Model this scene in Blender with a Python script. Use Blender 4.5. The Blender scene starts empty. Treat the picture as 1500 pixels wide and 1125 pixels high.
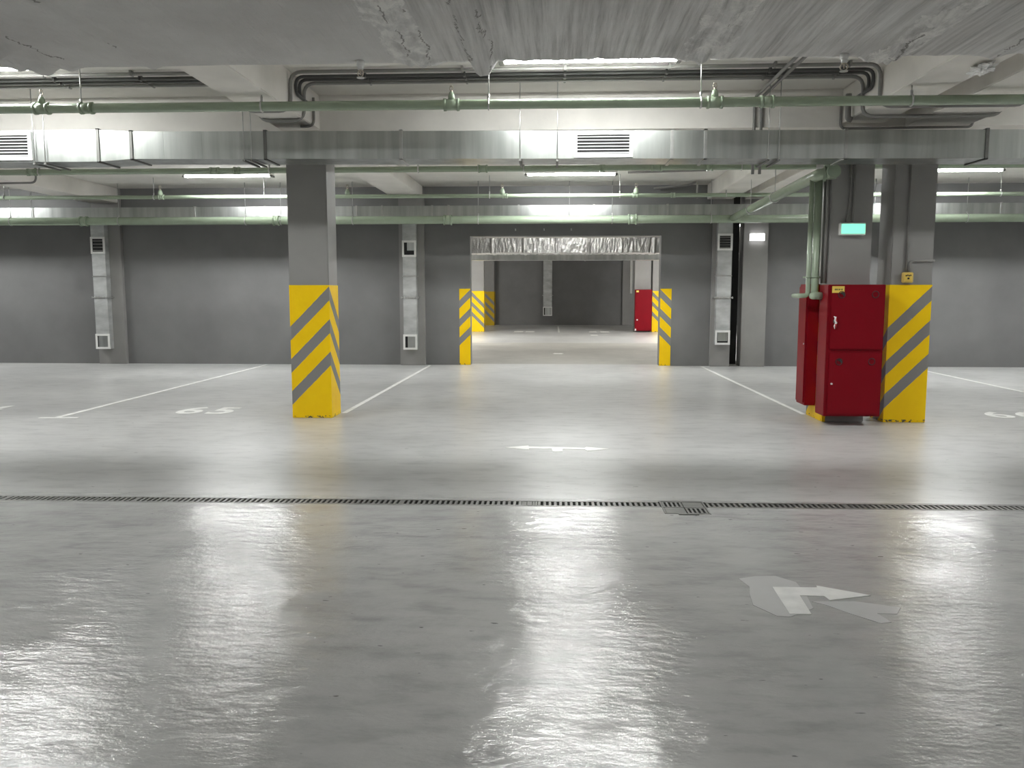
import bpy, bmesh, math, random
from mathutils import Vector, Matrix, noise
random.seed(7)
S = bpy.context.scene
COL = S.collection
PI = math.pi

# ------------------------------------------------------------------ materials
def mat(name):
    m = bpy.data.materials.new(name); m.use_nodes = True
    nt = m.node_tree; b = nt.nodes['Principled BSDF']
    return m, nt, b
def N(nt, kind, **kw):
    n = nt.nodes.new(kind)
    for k, v in kw.items():
        if hasattr(n, k): setattr(n, k, v)
        else: n.inputs[k.replace('_', ' ')].default_value = v
    return n
def coords(nt, scale=(1, 1, 1)):
    tc = nt.nodes.new('ShaderNodeTexCoord'); mp = nt.nodes.new('ShaderNodeMapping')
    mp.inputs['Scale'].default_value = scale
    nt.links.new(tc.outputs['Object'], mp.inputs['Vector'])
    return mp.outputs['Vector']
def noise_tex(nt, scale, vec, detail=4, rough=.55):
    n = nt.nodes.new('ShaderNodeTexNoise')
    n.inputs['Scale'].default_value = scale; n.inputs['Detail'].default_value = detail
    n.inputs['Roughness'].default_value = rough
    nt.links.new(vec, n.inputs['Vector'])
    return n.outputs['Fac']
def ramp(nt, fac, stops):
    r = nt.nodes.new('ShaderNodeValToRGB')
    while len(r.color_ramp.elements) < len(stops): r.color_ramp.elements.new(.5)
    for e, (p, c) in zip(r.color_ramp.elements, stops):
        e.position = p; e.color = (c[0], c[1], c[2], 1) if hasattr(c, '__len__') else (c, c, c, 1)
    nt.links.new(fac, r.inputs['Fac'])
    return r.outputs['Color']
def math_n(nt, op, a, b=None, c=None):
    n = nt.nodes.new('ShaderNodeMath'); n.operation = op
    for i, v in enumerate((a, b, c)):
        if v is None: continue
        if isinstance(v, (int, float)): n.inputs[i].default_value = v
        else: nt.links.new(v, n.inputs[i])
    return n.outputs[0]
def mix(nt, fac, a, b, mode='MIX'):
    n = nt.nodes.new('ShaderNodeMix'); n.data_type = 'RGBA'; n.blend_type = mode
    for s, v in (('Factor', fac), ('A', a), ('B', b)):
        sock = [i for i in n.inputs if i.name == s and (i.type == 'RGBA' or s == 'Factor' and i.type == 'VALUE')][0]
        if isinstance(v, (int, float)): sock.default_value = v
        elif isinstance(v, tuple): sock.default_value = (v[0], v[1], v[2], 1)
        else: nt.links.new(v, sock)
    return [o for o in n.outputs if o.type == 'RGBA'][0]
def bump(nt, b, h, strength, dist, normal=None):
    n = nt.nodes.new('ShaderNodeBump'); n.inputs['Strength'].default_value = strength
    n.inputs['Distance'].default_value = dist
    nt.links.new(h, n.inputs['Height'])
    if normal: nt.links.new(normal, n.inputs['Normal'])
    nt.links.new(n.outputs['Normal'], b.inputs['Normal'])
    return n.outputs['Normal']

def plain(name, col, rough=.5, metal=0, var=.12, scale=6, bmp=0, stretch=(1, 1, 1), spec=None):
    m, nt, b = mat(name)
    v = coords(nt, stretch)
    f = noise_tex(nt, scale, v)
    lo = tuple(c * (1 - var) for c in col); hi = tuple(min(1, c * (1 + var)) for c in col)
    nt.links.new(ramp(nt, f, [(.3, lo), (.7, hi)]), b.inputs['Base Color'])
    b.inputs['Roughness'].default_value = rough; b.inputs['Metallic'].default_value = metal
    if spec is not None: b.inputs['Specular IOR Level'].default_value = spec
    if bmp:
        bump(nt, b, noise_tex(nt, scale * 6, v, 6), bmp, .01)
    return m
def glow(name, col, strength, body=(.9, .9, .9)):
    m, nt, b = mat(name)
    b.inputs['Base Color'].default_value = (*body, 1)
    b.inputs['Emission Color'].default_value = (*col, 1)
    b.inputs['Emission Strength'].default_value = strength
    return m

def floor_material(name, base, rlo, rhi, bs, coat):
    m, nt, b = mat(name)
    v = coords(nt)
    big = noise_tex(nt, .55, v, 5, .6)
    vs = coords(nt, (1.0, 2.6, 1))
    mid = noise_tex(nt, 3.0, vs, 6, .62)
    c1 = ramp(nt, big, [(.3, tuple(x * .80 for x in base)), (.7, tuple(x * 1.1 for x in base))])
    c2 = ramp(nt, mid, [(.28, .66), (.5, 1.0), (.75, 1.12)])
    c = mix(nt, .7, c1, c2, 'MULTIPLY')
    spots = noise_tex(nt, 13, vs, 2, .4)
    c = mix(nt, ramp(nt, spots, [(.235, 1.0), (.26, 0.0)]), c, tuple(x * .35 for x in base))
    nt.links.new(c, b.inputs['Base Color'])
    # trowel ridges and chips in the coating: patchy, and stronger in the coat in front of the drain
    sx = nt.nodes.new('ShaderNodeSeparateXYZ'); nt.links.new(coords(nt), sx.inputs['Vector'])
    front = ramp(nt, math_n(nt, 'MULTIPLY', sx.outputs['Y'], .1), [(.55, 1.0), (.60, .25)])
    patch = ramp(nt, noise_tex(nt, .8, v, 4, .6), [(.36, .08), (.60, 1.0)])
    amp = math_n(nt, 'MULTIPLY', front, patch)
    ridge = noise_tex(nt, 7, coords(nt, (.9, 1.9, 1)), 6, .6)
    fine = noise_tex(nt, 26, coords(nt, (.8, 1.4, 1)), 4, .6)
    h = math_n(nt, 'ADD', math_n(nt, 'MULTIPLY', ridge, amp), math_n(nt, 'MULTIPLY', math_n(nt, 'MULTIPLY', fine, amp), .18))
    n1 = bump(nt, b, h, bs, .035)
    wave = noise_tex(nt, 1.1, coords(nt, (.7, 1.6, 1)), 3, .5)
    n2 = bump(nt, b, wave, .10, .05, n1)
    b.inputs['Specular IOR Level'].default_value = .6
    nt.links.new(math_n(nt, 'MULTIPLY_ADD', front, rlo - rhi, rhi), b.inputs['Roughness'])
    nt.links.new(math_n(nt, 'MULTIPLY', front, coat), b.inputs['Coat Weight']); b.inputs['Coat Roughness'].default_value = .09
    nt.links.new(n2, b.inputs['Coat Normal'])
    return m

M = {}
M['floor'] = floor_material('grey floor paint', (.57, .57, .565), .14, .36, .30, .16)
M['ramp'] = floor_material('bare passage concrete', (.44, .43, .40), .45, .5, .25, 0)
M['wall'] = plain('dark grey wall paint', (.175, .174, .174), .42, 0, .1, 1.3, .12)
M['column'] = plain('grey column paint', (.27, .264, .256), .45, 0, .07, 2, .1)
M['ceiling'] = plain('limewashed ceiling', (.74, .72, .68), .8, 0, .08, 1.5, .2)
M['beam'] = plain('limewashed beam', (.72, .695, .655), .8, 0, .08, 1.8, .2)
def slab_material():
    m, nt, b = mat('raw board-marked concrete')
    c1 = ramp(nt, noise_tex(nt, 1.0, coords(nt, (1, .8, 1)), 5, .6), [(.3, (.48, .47, .46)), (.7, (.63, .625, .615))])
    lines = noise_tex(nt, 1.0, coords(nt, (26, .9, 1)), 6, .6)
    c2 = ramp(nt, lines, [(.3, .62), (.5, .95), (.72, 1.2)])  # light and dark streaks paint in the shading of the board relief
    sx = nt.nodes.new('ShaderNodeSeparateXYZ'); nt.links.new(coords(nt), sx.inputs['Vector'])
    side = math_n(nt, 'MULTIPLY_ADD', sx.outputs['X'], 1.6, 2.1)      # the boards only show right of the first joint
    side.node.use_clamp = True
    c = mix(nt, side, c1, mix(nt, 1.0, c1, c2, 'MULTIPLY'))
    # cracks and mortar along the joints; relief shading of the ridges painted in
    wob = math_n(nt, 'MULTIPLY', math_n(nt, 'SUBTRACT', noise_tex(nt, 2.2, coords(nt, (.3, 1, 1)), 6, .7), .5), .30)
    gap = noise_tex(nt, 2.6, coords(nt, (1, 1, 1)), 3, .5)
    mortar_relief = noise_tex(nt, 8, coords(nt, (1.2, .6, 1)), 7, .7)
    for rx, wd, gp in ((-1.06, .006, .52), (-.93, .005, .55), (-.635, .006, .50), (-.485, .005, .52), (1.10, .006, .53), (2.45, .007, .52), (-3.1, .006, .56), (-3.72, .006, .53), (3.2, .006, .54)):
        d = math_n(nt, 'ABSOLUTE', math_n(nt, 'SUBTRACT', math_n(nt, 'ADD', sx.outputs['X'], wob), rx))
        crack_shade = math_n(nt, 'MULTIPLY', math_n(nt, 'LESS_THAN', d, wd), math_n(nt, 'GREATER_THAN', gap, gp))
        if abs(rx) < 2.6 and rx not in (-.93, -.635, -.485):
            zone = math_n(nt, 'MULTIPLY', math_n(nt, 'LESS_THAN', d, .15), ramp(nt, mortar_relief, [(.44, 0.0), (.6, 1.0)]))
            c = mix(nt, math_n(nt, 'MULTIPLY', zone, .7), c, (.84, .83, .80))
            zone2 = math_n(nt, 'MULTIPLY', math_n(nt, 'LESS_THAN', d, .17), ramp(nt, mortar_relief, [(.30, 1.0), (.40, 0.0)]))
            c = mix(nt, math_n(nt, 'MULTIPLY', zone2, .6), c, (.24, .23, .21))
        c = mix(nt, math_n(nt, 'MULTIPLY', crack_shade, .7), c, (.10, .09, .08))
    nt.links.new(c, b.inputs['Base Color']); b.inputs['Roughness'].default_value = .72
    n1 = bump(nt, b, lines, .6, .03)
    bump(nt, b, noise_tex(nt, 9, coords(nt, (1, .6, 1)), 8, .7), .5, .03, n1)
    return m
M['slab'] = slab_material()
M['galv'] = plain('galvanised sheet', (.46, .475, .465), .30, .95, .2, 2.2, 0, (3.5, 3.5, .25))
M['galvwall'] = plain('dull galvanised wall duct', (.50, .51, .505), .5, .45, .2, 3.0, 0, (1, 1, 2.2))
M['foil'] = plain('crumpled foil wrap', (.66, .66, .65), .36, 1, .15, 5, .8)
M['green'] = plain('pale green pipe paint', (.32, .39, .29), .24, 0, .06, 5)
M['conduit'] = plain('grey plastic conduit', (.21, .205, .195), .4, 0, .08, 4)
M['cable'] = plain('black cable', (.06, .06, .058), .35, 0, .1, 4)
M['steel'] = plain('zinc plated steel', (.5, .5, .49), .35, .9, .1, 12)
M['darksteel'] = plain('dull strap and shaded flange steel', (.16, .16, .15), .5, .6, .1, 10)
M['white'] = plain('white enamel', (.78, .78, .76), .4, 0, .03, 8)
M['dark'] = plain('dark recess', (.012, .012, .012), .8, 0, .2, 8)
M['grey_gap'] = plain('painted joint darkness', (.03, .03, .03), .8, 0, .2, 3)
M['red'] = plain('dark red enamel', (.215, .003, .010), .42, 0, .05, 3, spec=.15)
M['reddark'] = plain('dark red enamel groove', (.07, .004, .007), .5, 0, .05, 3)
M['paint'] = plain('white floor paint', (.90, .90, .88), .45, 0, .1, 9)
M['worn'] = plain('worn white floor paint', (.92, .92, .89), .5, 0, .05, 14)
M['patch'] = plain('cover-up floor paint', (.66, .66, .66), .22, 0, .05, 4)
M['brass'] = plain('brass', (.55, .50, .42), .35, .9, .1, 10)
M['yellowbox'] = plain('pale yellow plastic', (.72, .53, .16), .4, 0, .04, 6)
M['stickery'] = plain('yellow sticker', (.85, .62, .12), .45, 0, .03, 6)
M['ink'] = plain('black ink', (.02, .02, .02), .6, 0, .1, 6)
M['grate'] = plain('cast iron grate', (.22, .22, .21), .45, .5, .15, 9)
M['foam'] = plain('white crumpled plastic', (.85, .85, .84), .25, 0, .05, 9, .4)
M['ribbon'] = plain('white ribbon', (.85, .8, .8), .5, 0, .05, 9)
M['ribbonred'] = plain('red ribbon', (.55, .06, .07), .5, 0, .05, 9)
M['lamp'] = glow('lamp diffuser', (.985, 1.0, .985), 106)
M['lampdim'] = glow('lamp diffuser behind the lintel', (1.0, .99, .95), 62)
M['lampfar'] = glow('lamp diffuser of the brighter rear rows', (.985, 1.0, .985), 135)
M['lampback'] = glow('lamp diffuser beyond the opening', (1.0, .99, .95), 720)
M['exitglow'] = glow('exit sign green', (.24, .82, .58), 1.0, (.1, .5, .3))
M['emergency'] = glow('emergency lamp diffuser', (1, 1, 1), 4)

def hazard(name, zt, dim_factor=1.0):
    # yellow paint with grey diagonal bands; the UV map holds (distance from the corner, height)
    m, nt, b = mat(name)
    uv = nt.nodes.new('ShaderNodeUVMap'); sp = nt.nodes.new('ShaderNodeSeparateXYZ')
    nt.links.new(uv.outputs['UV'], sp.inputs['Vector'])
    v = math_n(nt, 'ADD', sp.outputs['X'], sp.outputs['Y'])
    w = noise_tex(nt, 12, coords(nt), 3)
    v = math_n(nt, 'ADD', v, math_n(nt, 'MULTIPLY', math_n(nt, 'SUBTRACT', w, .5), .012))
    t = math_n(nt, 'SUBTRACT', zt - .015, v)                 # 0 at the top of the first band
    ph = math_n(nt, 'MODULO', t, .388)
    inb = math_n(nt, 'MULTIPLY', math_n(nt, 'LESS_THAN', ph, .165), math_n(nt, 'GREATER_THAN', t, 0))
    inb = math_n(nt, 'MULTIPLY', inb, math_n(nt, 'LESS_THAN', t, .388 * 2 + .2))
    y = noise_tex(nt, 5, coords(nt), 4)
    yc = ramp(nt, y, [(.3, (.93 * dim_factor, .59 * dim_factor, .003)), (.7, (.98 * dim_factor, .65 * dim_factor, .004))])
    c = mix(nt, inb, yc, (.235, .23, .225))
    # knocks and scuffs in the paint low down
    k = noise_tex(nt, 17, coords(nt), 5, .7)
    kz = math_n(nt, 'LESS_THAN', sp.outputs['Y'], .035)
    kk = math_n(nt, 'MULTIPLY', math_n(nt, 'GREATER_THAN', k, .56), kz)
    c = mix(nt, kk, c, (.10, .09, .07))
    nt.links.new(c, b.inputs['Base Color'])
    b.inputs['Roughness'].default_value = .45; b.inputs['Specular IOR Level'].default_value = .25
    bump(nt, b, noise_tex(nt, 30, coords(nt), 5), .12, .01)
    return m
M['hazard'] = hazard('yellow hazard paint', 1.6)
M['hazarddim'] = hazard('dimmed yellow hazard paint', 1.6, .6)  # dimness of the farthest column put into the paint colour

# ------------------------------------------------------------------ mesh building
class MB:
    def __init__(s): s.bm = bmesh.new(); s.uv = None
    def box(s, x0, x1, y0, y1, z0, z1, bev=0):
        g = bmesh.ops.create_cube(s.bm, size=1)
        vs = g['verts']
        for v in vs:
            v.co = Vector((x0 if v.co.x < 0 else x1, y0 if v.co.y < 0 else y1, z0 if v.co.z < 0 else z1))
        if bev:
            es = list({e for v in vs for e in v.link_edges})
            bmesh.ops.bevel(s.bm, geom=es, offset=bev, segments=2, affect='EDGES')
        return s
    def hexa(s, p):      # 8 points: bottom ring then top ring
        v = [s.bm.verts.new(q) for q in p]
        for f in ((3, 2, 1, 0), (4, 5, 6, 7), (0, 1, 5, 4), (1, 2, 6, 5), (2, 3, 7, 6), (3, 0, 4, 7)):
            s.bm.faces.new([v[i] for i in f])
        return s
    def quad(s, *p):
        s.bm.faces.new([s.bm.verts.new(q) for q in p]); return s
    def poly(s, pts, z0, z1):
        a = [s.bm.verts.new((x, y, z0)) for x, y in pts]; b = [s.bm.verts.new((x, y, z1)) for x, y in pts]
        n = len(pts)
        s.bm.faces.new(b); s.bm.faces.new(a[::-1])
        for i in range(n): s.bm.faces.new((a[i], a[(i + 1) % n], b[(i + 1) % n], b[i]))
        return s
    def tube(s, pts, r, n=12, cap=True):
        pts = [Vector(p) for p in pts]; rs = r if isinstance(r, (list, tuple)) else [r] * len(pts)
        t0 = (pts[1] - pts[0]).normalized()
        up = Vector((0, 0, 1)) if abs(t0.z) < .9 else Vector((1, 0, 0))
        a = t0.cross(up).normalized(); rings = []
        for i, p in enumerate(pts):
            if i == 0: t = t0
            elif i == len(pts) - 1: t = (pts[i] - pts[i - 1]).normalized()
            else: t = ((pts[i] - pts[i - 1]).normalized() + (pts[i + 1] - pts[i]).normalized()).normalized()
            a = (a - t * a.dot(t)).normalized(); b = t.cross(a)
            rings.append([s.bm.verts.new(p + (a * math.cos(q) + b * math.sin(q)) * rs[i])
                          for q in (2 * PI * k / n for k in range(n))])
        for A, B in zip(rings, rings[1:]):
            for k in range(n):
                f = s.bm.faces.new((A[k], A[(k + 1) % n], B[(k + 1) % n], B[k])); f.smooth = True
        if cap:
            s.bm.faces.new(rings[0][::-1]); s.bm.faces.new(rings[-1])
        return s
    def cyl(s, p0, p1, r, n=12): return s.tube([p0, p1], r, n)
    def ring(s, c, axis, R, r, n=16, m=6, a0=0, a1=2 * PI):
        axis = Vector(axis).normalized(); u = axis.orthogonal().normalized(); w = axis.cross(u); c = Vector(c)
        full = abs(a1 - a0 - 2 * PI) < 1e-6
        k = n if full else n + 1
        pts = [c + (u * math.cos(a0 + (a1 - a0) * i / n) + w * math.sin(a0 + (a1 - a0) * i / n)) * R for i in range(k)]
        rings = []
        for i, p in enumerate(pts):
            d = (p - c).normalized()
            rings.append([s.bm.verts.new(p + (d * math.cos(q) + axis * math.sin(q)) * r) for q in (2 * PI * j / m for j in range(m))])
        for i in range(k if full else k - 1):
            A, B = rings[i], rings[(i + 1) % k]
            for j in range(m):
                f = s.bm.faces.new((A[j], A[(j + 1) % m], B[(j + 1) % m], B[j])); f.smooth = True
        return s
    def build(s, name, m, parent=None):
        bmesh.ops.recalc_face_normals(s.bm, faces=s.bm.faces[:])
        me = bpy.data.meshes.new(name); s.bm.to_mesh(me); s.bm.free()
        me.materials.append(m if not isinstance(m, str) else M[m])
        o = bpy.data.objects.new(name, me); COL.objects.link(o)
        if parent: attach(o, parent)
        return o
def world_of(o):
    m = o.matrix_basis.copy()
    if o.parent: m = world_of(o.parent) @ o.matrix_parent_inverse @ m
    return m
def attach(o, parent):
    o.parent = parent; o.matrix_parent_inverse = world_of(parent).inverted()
def tag(o, label=None, cat=None, group=None, kind=None):
    if label: o['label'] = label
    if cat: o['category'] = cat
    if group: o['group'] = group
    if kind: o['kind'] = kind
    return o
def thing(name, label, cat, loc=(0, 0, 0), group=None):
    o = bpy.data.objects.new(name, None); o.location = loc; o.empty_display_size = .1
    COL.objects.link(o)
    return tag(o, label, cat, group, 'thing')
def struct(name, mb, m): return tag(mb.build(name, m), kind='structure')
def copy_tree(o, parent=None):
    c = o.copy(); COL.objects.link(c)
    if parent:
        inv = o.matrix_parent_inverse.copy(); c.parent = parent; c.matrix_parent_inverse = inv
    for ch in list(o.children): copy_tree(ch, c)
    return c
def fillet(pts, r, n=5):
    pts = [Vector(p) for p in pts]; out = [pts[0]]
    for a, b, c in zip(pts, pts[1:], pts[2:]):
        d0 = (a - b); d1 = (c - b); q = min(r, d0.length * .49, d1.length * .49)
        p0 = b + d0.normalized() * q; p1 = b + d1.normalized() * q
        for i in range(n + 1):
            t = i / n; out.append((p0 * (1 - t) + b * t) * (1 - t) + (b * (1 - t) + p1 * t) * t)
    out.append(pts[-1]); return out

# ------------------------------------------------------------------ the setting
CZ = 3.70                         # ceiling height
XL, XR, YN, YW = -15.0, 13.0, -8.0, 17.2
yc = lambda x: 5.768 + .0108 * x  # centre line of the drain
cw = .078; sx0, sx1, sy0, sy1 = .77, 1.085, 5.53, 5.872
fl = MB()
for x0, x1, hole in ((XL, -6, None), (-6, sx0, 'c'), (sx0, sx1, 's'), (sx1, 5, 'c'), (5, XR, None)):
    if hole is None:
        fl.quad((x0, YN, 0), (x1, YN, 0), (x1, YW + .3, 0), (x0, YW + .3, 0)); continue
    lo = (lambda x: yc(x) - cw) if hole == 'c' else (lambda x: sy0)
    hi = (lambda x: yc(x) + cw) if hole == 'c' else (lambda x: sy1)
    fl.quad((x0, YN, 0), (x1, YN, 0), (x1, lo(x1), 0), (x0, lo(x0), 0))
    fl.quad((x0, hi(x0), 0), (x1, hi(x1), 0), (x1, YW + .3, 0), (x0, YW + .3, 0))
fl.quad((-9.3, 25.1, 0), (9.3, 25.1, 0), (9.3, 39.6, 0), (-9.3, 39.6, 0))
struct('floor', fl, 'floor')
struct('floor_passage', MB().quad((-9.3, YW + .3, 0), (9.3, YW + .3, 0), (9.3, 25.1, 0), (-9.3, 25.1, 0)), 'ramp')
struct('ceiling', MB().box(XL, XR, YN, 39.6, CZ, CZ + .25), 'ceiling')
struct('wall_left', MB().box(XL - .25, XL, YN, YW, 0, CZ), 'wall')
struct('wall_right', MB().box(XR, XR + .25, YN, YW, 0, CZ), 'wall')
struct('wall_near', MB().box(XL - .25, XR + .25, YN - .25, YN, 0, CZ), 'wall')
# far wall with the wide opening and the open expansion joint
OX0, OX1, OZ = -1.742, 2.205, 2.685
fw = MB()
fw.box(XL, OX0, YW, YW + .28, 0, CZ); fw.box(OX0, OX1, YW, YW + .28, OZ, CZ)
fw.box(OX1, 3.636, YW, YW + .28, 0, CZ); fw.box(3.856, XR, YW, YW + .28, 0, CZ)
struct('wall_back', fw, 'wall')
struct('wall_joint', MB().box(3.6, 3.9, YW + .5, YW + .6, 0, CZ), 'grey_gap')  # near-black backing stands for the shade deep in the open joint
# pilasters on the far wall
for i, (a, b) in enumerate(((-9.75, -9.15), (-3.22, -2.69), (3.235, 3.636), (3.856, 4.351))):
    struct('trim_%d' % (i + 1), MB().box(a, b, YW - .1, YW, 0, CZ - .002, .006), 'column')
# room beyond the opening
struct('wall_beyond_back', MB().box(-9.5, 9.5, 39.6, 39.85, 0, CZ), 'wall')
struct('wall_beyond_left', MB().box(-9.55, -9.3, YW + .28, 39.6, 0, CZ), 'wall')
struct('wall_beyond_right', MB().box(9.3, 9.55, YW + .28, 39.6, 0, CZ), 'wall')
struct('trim_5', MB().box(3.27, 3.78, 39.3, 39.61, 0, CZ, .006), 'column')

# ------------------------------------------------------------------ rough concrete drop slab above the camera
def slab():
    mb = MB(); bm = mb.bm
    x0, x1, y0, y1 = -7.4, 6.4, 3.6, 6.43; nx, ny = 420, 70
    ridges = [(-.555, .095, .095, 'tongue'), (-1.02, .20, .075, 'rough'), (1.10, .20, .085, 'rough'),
              (2.43, .19, .10, 'rough'), (-3.95, .34, .095, 'rough'), (-3.1, .06, .03, 'line'), (3.2, .1, .04, 'line')]
    vv = []
    for j in range(ny + 1):
        row = []
        y = y0 + (y1 - y0) * j / ny
        for i in range(nx + 1):
            x = x0 + (x1 - x0) * i / nx
            z = 3.25
            z -= .006 * noise.noise(Vector((x * 1.3, y * .5, 3.1)))
            if x > -1.3: z -= .011 * noise.noise(Vector((x * 17, y * .8, .5))) * min(1, (x + 1.3) * 2)
            z -= .004 * noise.noise(Vector((x * 5, y * 2, 9)))
            for rx, w, h, k in ridges:
                d = abs(x - rx - .05 * noise.noise(Vector((y * 1.3, rx, 0))))
                if d < w:
                    t = 1 - d / w
                    if k == 'rough':
                        q = noise.fractal(Vector((x * 9, y * 5, rx)), 1, 2, 5)
                        z -= h * t * (.5 + .85 * q) * (.45 + .55 * max(0, 1 - abs(y1 - y) / 1.6))
                    elif k == 'tongue':
                        z -= h * min(1, t * 2.2) * (.45 + .65 * ((y - y0) / (y1 - y0)) ** 3)
                    else: z -= h * t
            row.append(bm.verts.new((x, y, z)))
        vv.append(row)
    for j in range(ny):
        for i in range(nx):
            bm.faces.new((vv[j][i], vv[j][i + 1], vv[j + 1][i + 1], vv[j + 1][i])).smooth = True
    top = [[bm.verts.new((x, y, CZ - .002)) for x in (x0, x1)] for y in (y0, y1)]
    bm.faces.new(vv[-1] + [top[1][1], top[1][0]]); bm.faces.new(vv[0][::-1] + [top[0][0], top[0][1]])
    bm.faces.new([r[0] for r in vv] + [top[1][0], top[0][0]]); bm.faces.new([r[-1] for r in vv][::-1] + [top[0][1], top[1][1]])
    # long plain ends of the slab, outside the rough formwork joints
    mb.box(XL + .01, x0, y0, y1, 3.25, CZ - .002); mb.box(x1, XR - .01, y0, y1, 3.25, CZ - .002)
    o = mb.build('concrete_drop_slab', 'slab')
    return tag(o, 'rough grey concrete drop slab with board marks overhead in the foreground', 'ceiling slab', kind='thing')
slab()

# ------------------------------------------------------------------ beams
def beam(x0, x1, y0, y1, z0, label):
    o = MB().box(x0, x1, y0, y1, z0, CZ - .001, .008).build('ceiling_beam', 'beam')
    return tag(o, label, 'beam', 'whitewashed ceiling beams', 'thing')
TY0, TY1 = 9.32, 10.35
tb = MB().box(XL + .01, XR - .01, TY0, TY1, 3.30, CZ - .001).build('cross_beam', 'beam')
tag(tb, 'long whitewashed cross beam spanning the garage behind the nearest duct', 'beam', None, 'thing')
beam(-3.06, -2.625, 6.43, TY0, 3.318, 'whitewashed ceiling beam in front of the free-standing striped column')
beam(3.114, 3.56, 6.43, TY0, 3.335, 'whitewashed ceiling beam in front of the red hydrant cabinet column, left of the joint')
beam(3.785, 4.44, 6.43, TY0, 3.30, 'broad whitewashed ceiling beam right of the dark expansion joint, near side')
beam(-3.344, -2.71, TY1, YW - .1, 3.478, 'whitewashed ceiling beam running back behind the free-standing striped column')
beam(-9.75, -9.165, TY1, YW - .1, 3.392, 'whitewashed ceiling beam at the far left above the first wall duct')
beam(3.10, 3.60, TY1, YW - .1, 3.40, 'whitewashed ceiling beam behind the riser pipes and the exit sign column')
beam(3.85, 4.45, TY1, YW - .1, 3.40, 'whitewashed ceiling beam behind the right striped column, right of the joint')

# ------------------------------------------------------------------ hazard painted columns
def band_faces(mb, quads):
    # quads: list of (four points, four u values); v is the height
    uv = mb.bm.loops.layers.uv.verify()
    for pts, us in quads:
        f = mb.bm.faces.new([mb.bm.verts.new(p) for p in pts])
        for l, p, u in zip(f.loops, pts, us): l[uv].uv = (u, p[2])
def band(x0, x1, y0, y1, z0, z1, mode, parent, m='hazard', name='hazard_band'):
    e = .004; mb = MB(); X0, X1, Y0, Y1 = x0 - e, x1 + e, y0 - e, y1 + e
    w, d = X1 - X0, Y1 - Y0; q = []
    if mode in ('R', 'L'):       # corner of the chevron at the right or left front edge
        uf0, uf1 = (w, 0) if mode == 'R' else (0, w)
        ul, ur = (w, 0) if mode == 'R' else (0, w)
        q += [([(X0, Y0, z0), (X1, Y0, z0), (X1, Y0, z1), (X0, Y0, z1)], (uf0, uf1, uf1, uf0)),
              ([(X1, Y0, z0), (X1, Y1, z0), (X1, Y1, z1), (X1, Y0, z1)], (ur, ur + d, ur + d, ur)),
              ([(X0, Y1, z0), (X0, Y0, z0), (X0, Y0, z1), (X0, Y1, z1)], (ul + d, ul, ul, ul + d)),
              ([(X1, Y1, z0), (X0, Y1, z0), (X0, Y1, z1), (X1, Y1, z1)], (d, d + w, d + w, d)),
              ([(X0, Y0, z1), (X1, Y0, z1), (X1, Y1, z1), (X0, Y1, z1)], (-9, -9, -9, -9))]
    elif mode == 'side':         # left face only, with a narrow return on the front
        r = .035
        q += [([(X0, Y1, z0), (X0, Y0, z0), (X0, Y0, z1), (X0, Y1, z1)], (d, 0, 0, d)),
              ([(X0, Y0, z0), (X0 + r, Y0, z0), (X0 + r, Y0, z1), (X0, Y0, z1)], (0, r, r, 0)),
              ([(X0 + r, Y0, z0), (X0 + r, Y0 + e, z0), (X0 + r, Y0 + e, z1), (X0 + r, Y0, z1)], (0, 0, 0, 0)),
              ([(X0, Y0, z1), (X0 + r, Y0, z1), (X0 + r, Y1, z1), (X0, Y1, z1)], (-9, -9, -9, -9))]
    band_faces(mb, q)
    o = mb.build(name, m, parent); o['label'] = 'yellow band with grey diagonal stripes'
    return o
def column(x0, x1, y0, y1, z1, mode, label, m='hazard', bz=1.6):
    t = thing('concrete_column', label, 'column', ((x0 + x1) / 2, (y0 + y1) / 2, 0), 'concrete columns')
    MB().box(x0, x1, y0, y1, 0, z1, .008).build('shaft', 'column', t)
    if mode: band(x0, x1, y0, y1, .003, bz, mode, t, m)
    return t
column(-3.150, -2.675, 9.7, 10.1, 3.31, 'R', 'free-standing grey column with yellow chevron base, left of the opening')
column(3.160, 3.635, 9.7, 10.3, 3.31, 'side', 'grey column carrying the red hydrant cabinets and the green exit sign')
column(3.865, 4.335, 9.7, 10.1, 3.31, 'R', 'grey column with yellow striped base right of the red cabinet')
column(-3.227, -2.739, 32.3, 32.75, CZ - .005, 'L', 'grey striped column just inside the opening on the left, bright yellow base')
column(-3.29, -2.803, 38.8, 39.59, CZ - .005, 'L', 'grey column with dimmed yellow base farthest back on the left', 'hazarddim')
column(3.17, 3.80, 32.55, 33.0, CZ - .005, None, 'plain grey column behind the distant red cabinet')
column(3.86, 4.35, 32.45, 32.9, CZ - .005, 'L', 'striped column right of the distant red cabinet beyond the opening')

# painted bands on the two jambs of the opening
def jamb(x0, x1, corner, label):
    t = MB(); y = YW - .004; q = []
    u = (x1 - x0, 0) if corner == 'r' else (0, x1 - x0)
    q.append(([(x0, y, .003), (x1, y, .003), (x1, y, 1.6), (x0, y, 1.6)], (u[0], u[1], u[1], u[0])))
    for p in (([(x0, y, 1.6), (x1, y, 1.6), (x1, YW, 1.6), (x0, YW, 1.6)]), ([(x0, YW, .003), (x0, y, .003), (x0, y, 1.6), (x0, YW, 1.6)]),
              ([(x1, y, .003), (x1, YW, .003), (x1, YW, 1.6), (x1, y, 1.6)])):
        q.append((p, (-9,) * 4))
    band_faces(t, q)
    o = t.build('hazard_marking', 'hazard')
    return tag(o, label, 'painted marking', 'hazard bands beside the opening', 'thing')
jamb(-1.975, OX0 - .002, 'r', 'yellow and grey striped band painted left of the opening')
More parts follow.
